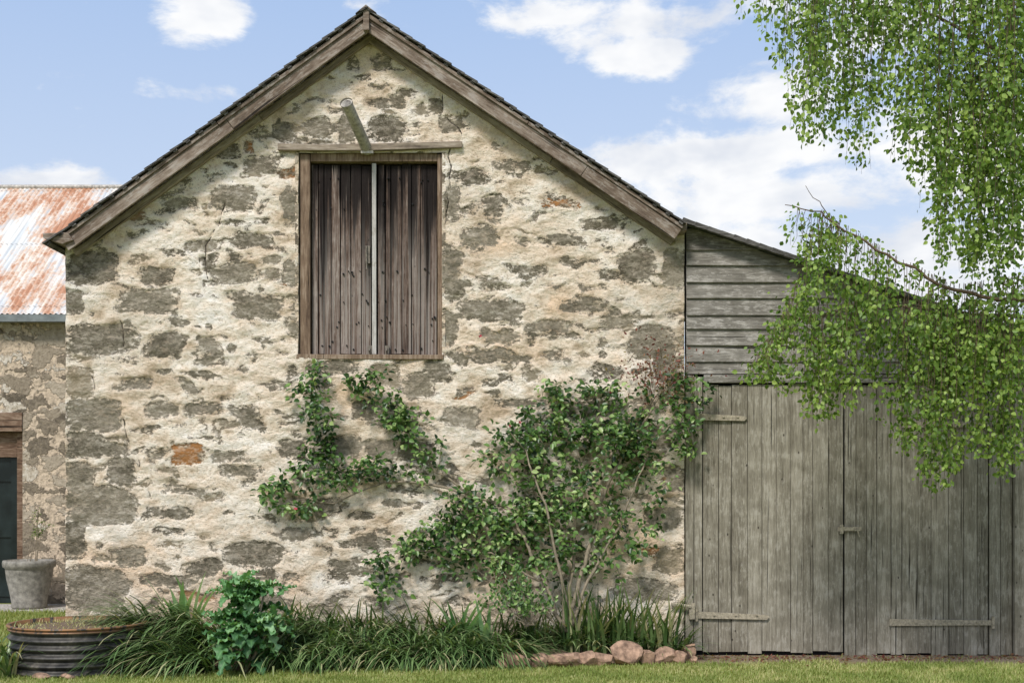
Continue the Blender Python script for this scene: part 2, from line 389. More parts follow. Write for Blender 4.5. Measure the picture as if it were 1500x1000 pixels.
fast_mesh('front_wall',np.stack([X,Y,Z],-1).reshape(-1,3),q,np.arange(len(q))*4,np.full(len(q),4),attrs={'oc':OC.ravel()},
  cattrs={'st':cc(fld,tint,orange),'wt':cc(white,crack,dirt),'nn':cc(N1,N3,RN_)},mat=M['wall'],parent=barn,smooth=True)
b=MB(); DEP=8.0
eL=float(rake_z(XL+.001)); eR=float(rake_z(XR-.001)); az_=float(AP[1])
b.box(XL+.004,XL+.4,.3,DEP,0,eL-.04,.5); b.box(XR-.4,XR-.004,.3,DEP,0,eR-.04,.5)
b.prism([(XL+.41,0),(XR-.41,0),(XR-.41,eR+.1),(AP[0],az_-.1),(XL+.41,eL+.1)],DEP-.4,DEP,.5)
b.obj('rear_walls',M['rubble'],barn)
b=MB()
b.box(OX0-.03,OX0+.004,-.012,.3,OZ0,OZ1,.5); b.box(OX1-.004,OX1+.03,-.012,.3,OZ0,OZ1,.5)
b.obj('loft_reveals',M['rubble'],barn)
b=MB(); b.box(OX0-.02,OX1+.02,.28,.30,OZ0-.05,OZ1+.05,.5); b.obj('loft_backing',M['dark'],barn)
def wx_(p): return (p-750)/150
def wz_(p): return (960-p)/150
b=MB()
b.box(wx_(439),wx_(453.5),.02,.16,OZ0+.02,OZ1-.005,None,.003); b.box(wx_(640.5),wx_(647.5),.02,.16,OZ0+.02,OZ1-.005,None,.003)
b.obj('loft_jambs',M['loftframe'],barn,bevel=.004)
b=MB()
b.box(wx_(454),wx_(640),.03,.16,wz_(235.5),OZ1+.005,None,.002)
b.box(wx_(435),wx_(650),-.035,.2,wz_(526),wz_(519.5),None,.004)
b.obj('loft_head_and_sill',M['loftframe'],barn,bevel=.004)
b=MB()
b.prism([W(408,222),W(540,223),W(677,218),W(677,209),(wx_(560),wz_(212)),W(470,214),W(408,212)],-.055,.08,.3); b.obj('timber_lintel',M['beam'],barn,bevel=.006)
b=MB()
for x0,x1 in((454.5,542.5),(551.5,639.5)):
    x=x0; n=7
    ws=[random.uniform(.7,1.3) for _ in range(n)]; sc=(x1-x0)/sum(ws)
    for w in ws:
        w*=sc; y=random.uniform(.085,.10); g=random.uniform(.4,.9)
        b.box(wx_(x+g),wx_(x+w-g),y,y+.025,wz_(518.5+random.uniform(-2.2,.6)),wz_(236.5+random.uniform(0,3)),None,.004); x+=w
b.obj('loft_door_planks',M['loft'],barn,bevel=.003)
b=MB(); b.box(wx_(543.9),wx_(550.2),.055,.085,wz_(518),wz_(237),.5,.002); b.obj('door_cover_strip',M['pale'],barn,bevel=.003)
b=MB()
for px,py in((541,512),(566,512)): b.box(wx_(px-3),wx_(px+3),.05,.084,wz_(py+7),wz_(py-7),.4); b.tube([(wx_(px),.048,wz_(py-3)),(wx_(px),.015,wz_(py+1)),(wx_(px),.048,wz_(py+5))],.006)
b.box(wx_(534),wx_(541),.06,.084,wz_(384),wz_(358),.5); b.tube([W3(537,360,.05),W3(537,395,.05)],.008)
b.obj('loft_bolts',M['iron'],barn,bevel=.002)
b=MB()
for k in range(60):
    px=random.choice([random.uniform(458,540),random.uniform(554,637)]); py=random.choice([262,300,395,435,470,505])+random.uniform(-8,8)
    b.tube([(wx_(px),.098,wz_(py)),(wx_(px),.078,wz_(py))],random.uniform(.005,.011),6)
b.obj('nail_heads',M['dark'],barn)
b=MB()
A=Vector((-1.41,.02,4.93)); B=Vector((-1.545,-.52,5.225)); d=(B-A).normalized()
b.tube([A,B,B,B-d*.03],[.054,.054,.043,.043],16,.5,cap=False)
b.tube([B-d*.012,B+d*.014],[.060,.060],16,.9,cap=False)
b.box(-1.47,-1.35,-.05,.0,4.89,4.935,.5)
b.obj('hoist_pipe',M['galv'],barn,smooth=False)
b=MB(); b.tube([B-d*.03,B-d*.0295],[.042,.042],16,.5); b.obj('pipe_bore',M['iron'],barn)

def rake_board(name,A,B,off,w,y0,y1,mat,parent,seglen=None,bev=.004):
    A=Vector((A[0],0,A[1]));B=Vector((B[0],0,B[1])); d=(B-A); L=d.length; ang=math.atan2(d.z,d.x)
    b=MB(); cuts=[0]
    if seglen:
        while cuts[-1]+seglen*1.4<L: cuts.append(cuts[-1]+seglen*random.uniform(.8,1.2))
    cuts.append(L)
    for i in range(len(cuts)-1):
        j=random.uniform(-.004,.004); dz=random.uniform(-.004,.004)
        b.box(cuts[i]+.002,cuts[i+1]-.002,y0+j,y1,-off-w+dz,-off+dz,None,.003)
    o=b.obj(name,mat,parent,bevel=bev); o.location=A; o.rotation_euler=(0,-ang,0); return o
YB=-.24
ap=W(537,14,YB); le=W(84,345,YB); re=W(1004,328,YB)
rake_board('bargeboard',le,ap,.060,.118,YB,YB+.035,M['barge'],barn,seglen=2.4)
rake_board('bargeboard',ap,re,.060,.118,YB,YB+.035,M['barge'],barn,seglen=2.6)
rake_board('barge_capping',le,ap,.028,.034,YB-.02,YB+.03,M['barge'],barn,seglen=1.7)
rake_board('barge_capping',ap,re,.028,.034,YB-.02,YB+.03,M['barge'],barn,seglen=1.9)
rake_board('verge_rafter',le,ap,.14,.06,-.06,.0,M['beam'],barn,seglen=2)
rake_board('verge_rafter',ap,re,.14,.06,-.06,.0,M['beam'],barn,seglen=2)
rake_board('soffit',le,ap,.04,.02,YB+.04,.3,M['shingle'],barn)
rake_board('soffit',ap,re,.04,.02,YB+.04,.3,M['shingle'],barn)
def shingles(name,A,B,parent,y0=-.29,y1=8.2,crs=.15):
    A=Vector((A[0],0,A[1]));B=Vector((B[0],0,B[1]))
    d=B-A; L=d.length; b=MB(); sgn=1 if d.x>0 else -1
    n=int(L/crs)
    for i in range(n+1):
        s=min(i*crs,L-.03)
        y=y0+random.uniform(-.012,.012)
        u=d.normalized(); nn=Vector((-u.z,0,u.x))*sgn
        c0=A+u*s; c1=A+u*min(s+crs*1.35,L+.02)
        lift=.012+random.uniform(-.003,.004)
        p=[c0+nn*lift, c0+nn*(lift-.016), c1+nn*(-.016), c1+nn*-.002]
        b.prism([(q.x,q.z) for q in p],y,y1,random.random())
        e0=A+u*(s+.02)-nn*.012; e1=A+u*(s+.065)-nn*.012
        b.prism([(e0.x,e0.z),(e1.x,e1.z),((e1-nn*.018).x,(e1-nn*.018).z),((e0-nn*.018).x,(e0-nn*.018).z)],y0+.015,.4,random.random())
    return b.obj(name,M['shingle'],parent)
shingles('roof_slope',(le[0]-.12,le[1]-.09),ap,barn)
shingles('roof_slope',re,ap,barn)
b=MB()
b.prism([(ap[0]-.10,ap[1]-.06),(ap[0],ap[1]+.022),(ap[0]+.10,ap[1]-.055),(ap[0],ap[1]+.004)],-.30,8.2,.6)
b.prism([(ap[0]-.028,ap[1]-.21),(ap[0]+.028,ap[1]-.21),(ap[0]+.026,ap[1]+.0),(ap[0],ap[1]+.02),(ap[0]-.026,ap[1]+.0)],-.28,-.24,.6)
b.obj('ridge_cap',M['barge'],barn)
b=MB()
b.prism([W(64,342,-.25),W(100,341,-.25),W(108,352,-.25),W(92,358,-.25),W(64,349,-.25)],-.27,8.0,.4)
b.prism([W(985,330,-.2),W(1006,326,-.2),W(1006,338,-.2),W(988,340,-.2)],-.22,0.0,.4)
b.obj('eave_ends',M['barge'],barn,bevel=.004)

# ================================================================ SHED
shed=empty('timber_shed'); SY=.04
def roofpy(px): return 323+.333*(px-1003)
def sx(px): return W(px,0,SY)[0]
def sz(py): return W(0,py,SY)[1]
b=MB()
bounds=[335,364,387,411,435,458,480,503,526,544]
for i in range(len(bounds)-1):
    t0,b0=bounds[i],bounds[i+1]+3
    def xr(p): return min(1003+(p-8-323)/.333,1488)
    xt,xb=max(xr(t0),1006),max(xr(b0),1010)
    yb=SY-.036; yt=SY-.008
    if xt<1488 and xb>=1488: pts=[(1005,t0),(xt,t0),(1488,roofpy(1488)+8),(1488,b0),(1005,b0)]
    else: pts=[(1005,t0),(xt,t0),(xb,b0),(1005,b0)]
    n=len(pts); rr=random.random(); vs=[]
    for (a,c) in pts:
        f=(c-t0)/(b0-t0); yy_=yt+(yb-yt)*f
        vs.append((sx(a),yy_,sz(c+random.uniform(-1.4,1.4))))
    for (x_,y_,z_) in list(vs): vs.append((x_,y_+.02,z_))
    b.add(vs,[tuple(range(n)),tuple(reversed(range(n,2*n)))]+[(j,j+n,(j+1)%n+n,(j+1)%n) for j in range(n)],rr)
b.obj('weatherboards',M['shedh'],shed)
b=MB()
b.box(sx(1030),sx(1488),SY-.045,SY+.02,sz(561),sz(549),None,.003)
b.obj('door_header',M['shedh'],shed,bevel=.003)
b=MB()
b.box(sx(1003.5),sx(1015.5),SY-.03,SY+.03,sz(955),sz(550),None,.003); b.box(sx(1016.5),sx(1028),SY-.02,SY+.03,sz(952),sz(552),None,.003)
for x0,x1 in((1029.5,1235),(1236.5,1447),(1448,1482)):
    x=x0; n=max(1,round((x1-x0)/20)); ws=[random.uniform(.75,1.3) for _ in range(n)]; sc=(x1-x0)/sum(ws)
    for w in ws:
        w*=sc; y=SY-.012+random.uniform(-.006,.006); g=random.uniform(.25,.6)
        b.box(sx(x+g),sx(x+w-g),y,y+.025,sz(955+random.uniform(-3,2)+(3 if x>1236 else 0)),sz(563+random.uniform(-1,2)),None,.003); x+=w
b.obj('door_planks',M['shedv'],shed,bevel=.002)
b=MB(); b.box(sx(1483),sx(1499),SY-.06,SY+.06,0,sz(490),None,.003); b.obj('corner_post',M['shedv'],shed,bevel=.005)
b=MB()
b.prism([(sx(1004),0.0),(sx(1488),0.0),(sx(1488),sz(roofpy(1488)+8)),(sx(1004),sz(roofpy(1004)+8))],SY+.03,SY+.05,.5); b.obj('backing',M['dark'],shed)
b=MB(); b.box(sx(1470),sx(1488),SY+.06,5,0,sz(494),.5); b.box(sx(1006),sx(1488),5,5.05,0,sz(494),.5); b.obj('side_boards',M['shedh'],shed)
def strap(b,x0,x1,py,y,knuckle_left=True,dz=0):
    b.prism([W(x0,py-5,y),W(x1,py-3+dz,y),W(x1+3,py+dz,y),W(x1,py+4+dz,y),W(x0,py+5,y)],y,y+.014,.5)
    kx=x0 if knuckle_left else x1
    b.tube([W3(kx,py-9,y),W3(kx,py+9,y)],.018,8)
    for i in range(3):
        p=W3(x0+(x1-x0)*(.25+.3*i),py,y); b.tube([p,(p[0],p[1]-.012,p[2])],.011,8)
b=MB(); y=SY-.042
strap(b,1021,1091,610,y,True,2); strap(b,1020,1124,900,y,True,3); strap(b,1322,1446,621,y,False); strap(b,1303,1455,911,y,False)
b.box(sx(1226),sx(1260),y,y+.01,sz(777),sz(771),.5); b.box(sx(1228),sx(1233),y-.02,y,sz(781),sz(768),.5); b.tube([W3(1255,772,y-.02),W3(1259,786,y-.02)],.007,6)
b.tube([W3(983,884,-.05),W3(1012,888,-.05)],.018,6); b.box(sx(1008),sx(1016),-.05,.0,sz(905),sz(882),.5)
b.obj('hinges_and_latch',M['hinge'],shed)
b=MB(); A=W(1000,321,-.12); Bq=W(1510,321+.333*510,-.12)
u=Vector((Bq[0]-A[0],0,Bq[1]-A[1])); L=u.length; u.normalize(); nn=Vector((-u.z,0,u.x))
ny=380; vs=[];fs=[]
for i in range(ny+1):
    y=-.14+i*(5.3/ny); h=.012*math.sin(y/.076*2*math.pi)
    for s in(0,L):
        p=Vector((A[0],y,A[1]))+u*s+nn*h; vs.append(p)
for i in range(ny): fs.append((2*i,2*i+1,2*i+3,2*i+2))
b.add(vs,fs,.5); b.obj('corrugated_roof',M['gutter'],shed,smooth=True)
b=MB(); s=0
while s<L-.02:
    c0=Vector((A[0],0,A[1]))+u*s; c1=Vector((A[0],0,A[1]))+u*min(s+.13,L); k=random.uniform(-.004,.004)
    b.prism([((c0+nn*(.012+k)).x,(c0+nn*(.012+k)).z),((c1+nn*.006).x,(c1+nn*.006).z),((c1-nn*.03).x,(c1-nn*.03).z),((c0-nn*.034).x,(c0-nn*.034).z)],-.15,-.10+random.uniform(0,.01)); s+=.13
b.obj('verge_trim',M['shingle'],shed)

# ================================================================ LEFT OUTBUILDING
ob=empty('stone_outbuilding'); OY=5.5
def R(px,py,y=OY): return W(px,py,y)
gz=R(0,465)[1]
b=MB(); dx0,dx1=R(-60,0)[0],R(33,0)[0]; dz1=R(0,632)[1]
xr_=XL
b.box(-13,dx0,OY,OY+.4,0,gz,.5); b.box(dx1,xr_,OY,OY+.4,0,gz,.5); b.box(dx0,dx1,OY,OY+.4,dz1+.27,gz,.5)
b.box(-13,-12.6,OY+.4,11.5,0,gz,.5); b.box(-13,xr_,11.5,11.9,0,gz,.5)
b.obj('stone_walls',M['rubble'],ob)
b=MB(); b.box(dx0-.2,dx1+.0,OY-.02,OY+.3,dz1+.002,dz1+.268,.5,.004); b.obj('door_lintel',M['olddoor'],ob,bevel=.01)
b=MB(); b.box(dx1-.12,dx1-.002,OY+.10,OY+.2,0,dz1-.002,.3); b.box(dx0,dx1-.122,OY+.10,OY+.2,dz1-.36,dz1-.24,.3); b.box(dx0,dx1-.122,OY+.14,OY+.2,dz1-.238,dz1-.002,.6); b.obj('door_frame',M['olddoor'],ob,bevel=.004)
def glass():
    t=NT('dark_door_paint'); oc=t.obj(); n=t.noise(oc,3,3,.5); return t.done(t.ramp(n,[(.4,(.008,.012,.012)),(.7,(.02,.03,.03))]),.25)
b=MB(); b.box(dx0,dx1-.12,OY+.17,OY+.21,0,dz1-.36,.3)
for z0 in(.1,.95,1.75): b.box(dx0,dx1-.125,OY+.145,OY+.169,z0,z0+.09,.3)
b.box(dx1-.22,dx1-.125,OY+.14,OY+.168,.0,dz1-.37,.3)
b.obj('door_leaf',glass(),ob)
def rusty():
    t=NT('rusted_corrugated_iron'); oc=t.obj(); n=t.noise(t.mapping(oc,(2.2,.7,.7),(3.3,1.2,0)),1.0,6,.7); n2=t.noise(oc,14,5,.7)
    f=t.add(t.mul(n,.75),t.mul(n2,.25))
    n5=t.noise(t.mapping(oc,(9,.5,.5)),1.0,4,.6)
    base=t.mix(t.mr(n5,.4,.6),(.54,.56,.57),(.76,.72,.66))
    col=t.mix(t.mr(f,.43,.53,0,.88),base,(.62,.42,.29)); col=t.mix(t.mr(f,.505,.57,0,.9),col,(.44,.20,.105))
    y=t.sep(oc)[1]; w=t.math('FRACT',t.math('DIVIDE',t.math('SUBTRACT',y,OY),1.45)); sm=t.mr(w,.0,.02,.55,1.0)
    col=t.mix(1.0,col,sm,'MULTIPLY')
    return t.done(col,.6,.1)
RZ=W(0,275,8.5)[1]; b=MB(); vs=[];fs=[]
x=-13.4; n=0; dxs=.019
while x<XL+.05:
    h=.012*math.sin(x/.076*2*math.pi)
    vs.append((x,OY-.15,gz+.03+h)); vs.append((x,8.5,RZ+h)); vs.append((x,12.0,gz+.03+h)); n+=1; x+=dxs
for i in range(n-1): fs.append((3*i,3*i+3,3*i+4,3*i+1)); fs.append((3*i+1,3*i+4,3*i+5,3*i+2))
b.add(vs,fs,.5); b.obj('rusted_roof',rusty(),ob,smooth=False)
b=MB()
prof=[(0,0),(0,.10),(.012,.10),(.012,.012),(.11,.012),(.11,.10),(.122,.10),(.122,0)]
v0=[(-13.4,OY-.25+p[0],gz-.09+p[1]) for p in prof]; v1=[(XL-.01,OY-.25+p[0],gz-.09+p[1]) for p in prof]
b.add(v0+v1,[tuple(range(8)),tuple(range(15,7,-1))]+[(i,(i+1)%8,(i+1)%8+8,i+8) for i in range(8)],.5); b.obj('gutter',M['gutter'],ob)
b=MB(); b.tube([(-13.4,8.5,RZ+.01),(XL+.02,8.5,RZ+.01)],.04,10); b.obj('ridge_roll',M['galv'],ob)

# ================================================================ GROUND
def groundmat():
    t=NT('lawn_and_dirt'); oc=t.obj(); n=t.noise(oc,1.3,4,.6); n2=t.noise(oc,30,5,.7); s=t.sep(oc)
    g=t.ramp(t.add(t.mul(n,.5),t.mul(n2,.5)),[(.35,(.13,.15,.04)),(.5,(.25,.27,.08)),(.65,(.40,.37,.16))])
    d=t.ramp(n2,[(.3,(.12,.085,.06)),(.7,(.36,.28,.20))])
    yy=t.add(s[1],t.mr(n2,.3,.7,-.15,.15,False))
    m=t.mul(t.mr(yy,-.75,-.3),t.mr(s[0],-4.6,-4.2)); m=t.mul(m,t.mr(s[1],7,9,1,0))
    col=t.mix(m,g,d); t.bump(n2,.8,.03); return t.done(col,1,0,.1)
b=MB(); S=400; b.add([(-S,-S,0),(S,-S,0),(S,S,0),(-S,S,0)],[(0,1,2,3)],.5); b.obj('lawn_ground',groundmat())
def gravel():
    t=NT('gravel'); oc=t.obj(); c=t.vor(oc,45,'F1','Color'); d=t.vor(oc,45); r=t.sep(c)[0]
    col=t.ramp(r,[(0,(.25,.22,.19)),(.5,(.48,.45,.41)),(1,(.66,.63,.59))]); t.bump(t.math('SUBTRACT',1.0,d),1,.02); return t.done(col,.95)
b=MB(); b.add([(-13,4.3,.004),(XL,4.3,.004),(XL,OY,.004),(-13,OY,.004)],[(0,1,2,3)],.5); b.obj('gravel_path',gravel())
def fronty(x): return -1.25+np.clip((x+4.2)/5.8,0,1)*.80
n=130000; gx=rng.uniform(-6.2,6.2,n); gy=rng.uniform(-2.9,-.05,n)
nz_=fbm(gx*150,gy*150,60,60,91)
lim=np.where(gx<1.75,fronty(gx)-.02,-.50)+(nz_-.5)*.7
k=(gy<lim)|(rng.random(n)<.07); gx,gy=gx[k],gy[k]; n=len(gx)
patch=fbm(gx*150,gy*150,50,40,5)
blades('lawn_grass',np.stack([gx,gy,np.zeros(n)],1),rng.uniform(0,6.28,n),rng.uniform(.018,.045,n),rng.uniform(.003,.006,n),rng.uniform(.7,1.5,n),rng.uniform(.2,1.2,n),np.clip(rng.random(n)*.6+patch*.9-.25,0,1),M['grass'],seg=2)
n=40000; gx=rng.uniform(-8.5,-3.9,n); gy=rng.uniform(.4,4.3,n); k=gx<XL-.02; gx,gy=gx[k],gy[k]; n=len(gx)
blades('rough_grass',np.stack([gx,gy,0*gx],1),rng.uniform(0,6.28,n),rng.uniform(.03,.09,n),rng.uniform(.004,.008,n),rng.uniform(.7,1.5,n),rng.uniform(.2,1.2,n),rng.random(n)*.9,M['grass'],seg=2)
n=500; lx=rng.uniform(1.6,5.2,n); ly=-np.abs(rng.normal(0,.28,n))-.03
leaves('leaf_litter',np.stack([lx,ly,np.full(n,.012)],1),np.stack([rng.normal(size=n),rng.normal(size=n),rng.normal(0,.15,n)],1),np.stack([rng.normal(0,.2,n),rng.normal(0,.2,n),np.ones(n)],1),rng.uniform(.02,.05,n),.7,rng.random(n),M['redleaf'],None)

def bedz(x,y):
    t=np.clip((x+4.3)/6,0,1); h=.32-.22*t; fy=np.clip((y-fronty(x))/.55,0,1)
    return h*fy*(.6+.4*fy)
xsb=np.linspace(XL+.02,1.62,160); tt=np.linspace(0,1,16)
Xb,Tb=np.meshgrid(xsb,tt,indexing='ij'); Yb=fronty(Xb)+Tb*(.0-fronty(Xb)); Zb=bedz(Xb,Yb)+.012*(fbm(Xb*150,Yb*150,12,12,4))+.002
ii=np.arange(Xb.size).reshape(Xb.shape); qq=np.stack([ii[:-1,:-1],ii[1:,:-1],ii[1:,1:],ii[:-1,1:]],-1).reshape(-1,4)
fast_mesh('garden_bed',np.stack([Xb,Yb,Zb],-1).reshape(-1,3),qq,np.arange(len(qq))*4,np.full(len(qq),4),mat=M['soil'],smooth=True)

BB=[];AZ=[];LL=[];WW=[];TH=[];CC=[];RR=[]
def clump(px,yc,n,L,th=(0.7,1.45),rad=.12,cv=(1.2,2.4),azb=None,w=.014,azs=.9,tone=0):
    x0=(px-750)*(CD+yc)/F; cr=random.uniform(-.18,.18)+tone
    for _ in range(n):
        a=random.uniform(0,6.28) if azb is None else random.gauss(azb,azs)
        r=rad*math.sqrt(random.random()); x=x0+r*math.cos(a); y=min(yc+r*math.sin(a),-.06)
        if y>-.35 and math.sin(a)>0: a=-a
        BB.append((x,y,float(bedz(x,y)))); AZ.append(a); LL.append(L*random.uniform(.6,1.15)); WW.append(w*random.uniform(.7,1.3)); TH.append(random.uniform(*th)); CC.append(random.uniform(*cv))
        RR.append(min(max(random.random()*.8+cr+.1,0),.93) if random.random()>.025 else 1.0)
for px in range(200,335,13):
    for yc in(-.3,-.55,-.8,-1.0): clump(px+random.uniform(-8,8),yc+random.uniform(-.1,.1),30,.70,(.5,1.25),azb=-2.55,azs=.45,cv=(1.3,2.3),w=.019)
for px in range(390,760,15):
    for yc in(-.2,-.45,-.68,-.85):
        clump(px+random.uniform(-8,8),max(yc,float(fronty((px-750)/155))+.15)+random.uniform(-.08,.08),26,.55,(.45,1.25),azb=random.choice([-2.6,-2.2,-1.0,-.5]),azs=.5,cv=(1.3,2.4),w=.019)
for px in range(755,1010,13):
    clump(px+random.uniform(-8,8),-.2,24,.38,(.8,1.5),rad=.09,cv=(.8,2.0),w=.021)
for px in range(840,985,12): clump(px,-.2,16,.68,(1.15,1.5),cv=(.3,1.2),w=.026,tone=.1)
for px in range(400,1000,20): clump(px,-.14,12,.46,(1.1,1.5),cv=(.6,1.6),w=.020,tone=.1)
blades('strap_leaf_border',np.array(BB),np.array(AZ),np.array(LL),np.array(WW),np.array(TH),np.array(CC),np.array(RR),M['strap'],seg=6)
BB=[];AZ=[];LL=[];WW=[];TH=[];CC=[];RR=[]
for px in(672,690,712,280,262): clump(px,-.3,8,.58,(1.0,1.5),rad=.04,cv=(.3,1.1),w=.055)
blades('bulb_leaves',np.array(BB),np.array(AZ),np.array(LL),np.array(WW),np.array(TH),np.array(CC),np.clip(np.array(RR)+.3,0,.9),M['poppy'],seg=6)
BB=[];AZ=[];LL=[];WW=[];TH=[];CC=[];RR=[]
for px in(-25,-5,8,20):
    for yc in(-1.0,-1.3): clump(px,yc,30,.56,(.8,1.5),cv=(.8,2.0),w=.019)
BB=[(a,b_,0.0) for a,b_,c in BB]
blades('strap_leaf_clump',np.array(BB),np.array(AZ),np.array(LL),np.array(WW),np.array(TH),np.array(CC),np.array(RR),M['strap'],seg=6)

rk=empty('edging_rocks')
for i,(px,py,w,h) in enumerate([(757,960,40,30),(786,955,32,24),(828,964,54,24),(860,952,36,24),(884,960,40,22),(917,951,46,36),(948,954,36,28),(973,948,36,26),(996,946,30,24),(100,990,20,10),(60,992,26,10),(1016,962,18,10),(735,968,22,14),(1008,930,24,30)]):
    yv=-.80+.3*(px-750)/250 if px>700 else -1.5
    if py<935: yv=-.3
    s=F/(CD+yv); c=((px-750)/s, yv, max(h/s/2*.75,0.01)); me=bpy.data.meshes.new('rock')
    bm=bmesh.new(); bmesh.ops.create_icosphere(bm,subdivisions=3,radius=1)
    pl=[(Vector((random.gauss(0,1),random.gauss(0,1),random.gauss(0,1))).normalized(),random.uniform(.5,.85)) for _ in range(13)]
    for v in bm.verts:
        for nrm,dd in pl:
            e_=v.co.dot(nrm)-dd
            if e_>0: v.co-=nrm*e_
        v.co+=Vector((random.uniform(-.025,.025),random.uniform(-.025,.025),random.uniform(-.025,.025))); v.co.x*=w/s/2*1.2; v.co.y*=w/s/2*.8; v.co.z*=h/s/2*1.25
    bm.to_mesh(me); bm.free(); me.materials.append(M['rock']); o=bpy.data.objects.new('rock_%d'%i,me); scene.collection.objects.link(o); o.location=c; o.rotation_euler=(0,0,random.uniform(-.3,.3)); o.parent=rk

tk=empty('corrugated_tank_planter'); yc=-.85; c=((115-750)*(CD+yc)/F,yc,0)
def tankmat():
    t=NT('blackened_corrugated_iron'); oc=t.obj(); n=t.noise(oc,6,6,.7); n2=t.noise(t.mapping(oc,(5,5,1)),3,4,.6)
    col=t.ramp(n,[(.35,(.025,.025,.025)),(.55,(.085,.08,.072)),(.7,(.22,.195,.16))]); z=t.sep(oc)[2]
    col=t.mix(t.mul(t.mr(z,.36,.40),t.mr(n2,.4,.5)),col,(.30,.16,.08)); return t.done(col,.5,.35)
prof=[(.585+.016*math.sin(i/90*2*math.pi*5.5),i/90*.40) for i in range(91)]+[(.61,.405),(.61,.42),(.575,.42),(.57,.34)]
b=MB(); b.lathe(prof,c,72); b.obj('tank_wall',tankmat(),tk,smooth=True)
b=MB(); b.lathe([(.575,.37),(.4,.39),(.2,.40),(0.001,.395)],c,40); b.obj('tank_soil',M['soil'],tk,smooth=True)
n=900; a=rng.uniform(0,6.28,n); r=.55*np.sqrt(rng.random(n))
blades('tank_dry_grass',np.stack([c[0]+r*np.cos(a),c[1]+r*np.sin(a),np.full(n,.385)],1),rng.uniform(0,6.28,n),rng.uniform(.02,.06,n),rng.uniform(.003,.006,n),rng.uniform(.3,1.2,n),rng.uniform(.2,1.2,n),np.full(n,.95),M['grass'],tk,seg=2)

pt=empty('garden_urn'); yp=4.9; s=F/(CD+yp); c=((43-750)/s,yp,0.0)
b=MB(); hp=(885-815)/s; zb=.005
pr=[(.001,0),(.22,0),(.235,.03),(.23,.08),(.255,.22),(.295,.40),(.31,.52),(.315,.55),(.345,.57),(.35,.62),(.34,hp),(.30,hp),(.29,hp-.07),(.001,hp-.08)]
b.lathe(pr,(c[0],c[1],zb),48)
b.obj('urn_body',M['pot'],pt,smooth=True)
b=MB(); P_=[];D_=[]
for i in range(7):
    x0=c[0]+random.uniform(-.05,.12); top=(c[0]+random.uniform(-.05,.3),yp+random.uniform(-.1,.1),zb+hp+random.uniform(.4,.75)); mid=((x0+top[0])/2+random.uniform(-.04,.04),yp,zb+hp+.3)
    b.tube([(x0,yp,zb+hp-.1),mid,top],[.006,.004,.002],5)
    for k in range(26):
        f=random.random(); q=Vector(mid).lerp(Vector(top),f); P_.append(q+Vector((random.uniform(-.03,.03),random.uniform(-.03,.03),0))); D_.append((random.gauss(0,1),random.gauss(0,1),random.uniform(-.2,1)))
b.obj('urn_stems',M['stem'],pt)
P_=np.array(P_);D_=np.array(D_); leaves('urn_leaves',P_,D_,rng.normal(size=P_.shape),rng.uniform(.02,.045,len(P_)),.35,rng.random(len(P_))*.6,M['birch'],pt)

# ================================================================ POPPY plant
pp=empty('poppy_plant'); yv=-1.15; bx=(358-750)*(CD+yv)/F
V=[];Fq=[];RN=[]
def bigleaf(base,az,L,el,curv,w,rn):
    nu,nv=18,8; b0=len(V); h=Vector((math.cos(az),math.sin(az),0)); sd=Vector((-math.sin(az),math.cos(az),0)); p=Vector(base); ph=random.uniform(0,6); fq=random.uniform(5,7)
    for i in range(nu+1):
        t=i/nu; th=el-curv*t
        tg=h*math.cos(th)+Vector((0,0,math.sin(th))); up=h*(-math.sin(th))+Vector((0,0,math.cos(th)))
        prof=math.sin(math.pi*min(t*.93+.07,1))**.6*(1-.25*t)
        lob=.50+.62*abs(math.sin(t*math.pi*fq+.4))
        if t<.12: prof*=.45
        for j in range(nv+1):
            s_=(j/nv-.5)*2; ww=w*prof*(lob if abs(s_)>.8 else (.5+.5*lob if abs(s_)>.55 else 1))
            ruf=.30*w*abs(s_)**2*math.sin(t*30+ph+s_*2)
            V.append(p+sd*s_*ww+up*(.28*abs(s_)*ww+ruf)); RN.append(min(.99,max(0,rn+(.2 if abs(s_)<.15 else 0)+random.uniform(-.1,.1))))
        p=p+tg*(L/nu)
    for i in range(nu):
        for j in range(nv): a=b0+i*(nv+1)+j; Fq.append((a,a+1,a+nv+2,a+nv+1))
for k in range(95):
    hz=random.choice([random.uniform(.05,.4),random.uniform(.3,.78)]); fr=(hz)/.75
    bigleaf((bx+random.gauss(0,.08)+(.05*fr),yv+random.gauss(0,.05),hz),random.uniform(0,6.28),random.uniform(.28,.44)*(1.12-.45*fr),random.uniform(.3,1.25)*(.7+.5*fr),random.uniform(.7,2.0),random.uniform(.06,.11),random.random()*.8)
for (ox,oz) in((-.22,.45),(.27,.46),(.0,.76),(.18,.72),(-.12,.66),(.05,.6)):
    for k in range(11): bigleaf((bx+ox,yv-.05,oz),random.uniform(0,6.28),random.uniform(.14,.26),random.uniform(.4,1.4),random.uniform(.6,2.0),random.uniform(.04,.07),.25+random.random()*.65)
me=np.array([tuple(v) for v in V]); Fq=np.array(Fq)
fast_mesh('poppy_leaves',me,Fq,np.arange(len(Fq))*4,np.full(len(Fq),4),{'rnd':RN},mat=M['poppy'],parent=pp,smooth=True)
b=MB()
for ox,oz in((0,.75),(-.22,.5),(.27,.48),(.18,.70)): b.tube([(bx,yv,0),(bx+ox*.5,yv,oz*.5),(bx+ox,yv-.03,oz)],[.02,.015,.01],7)
b.obj('poppy_stalks',M['stem'],pp,smooth=True)

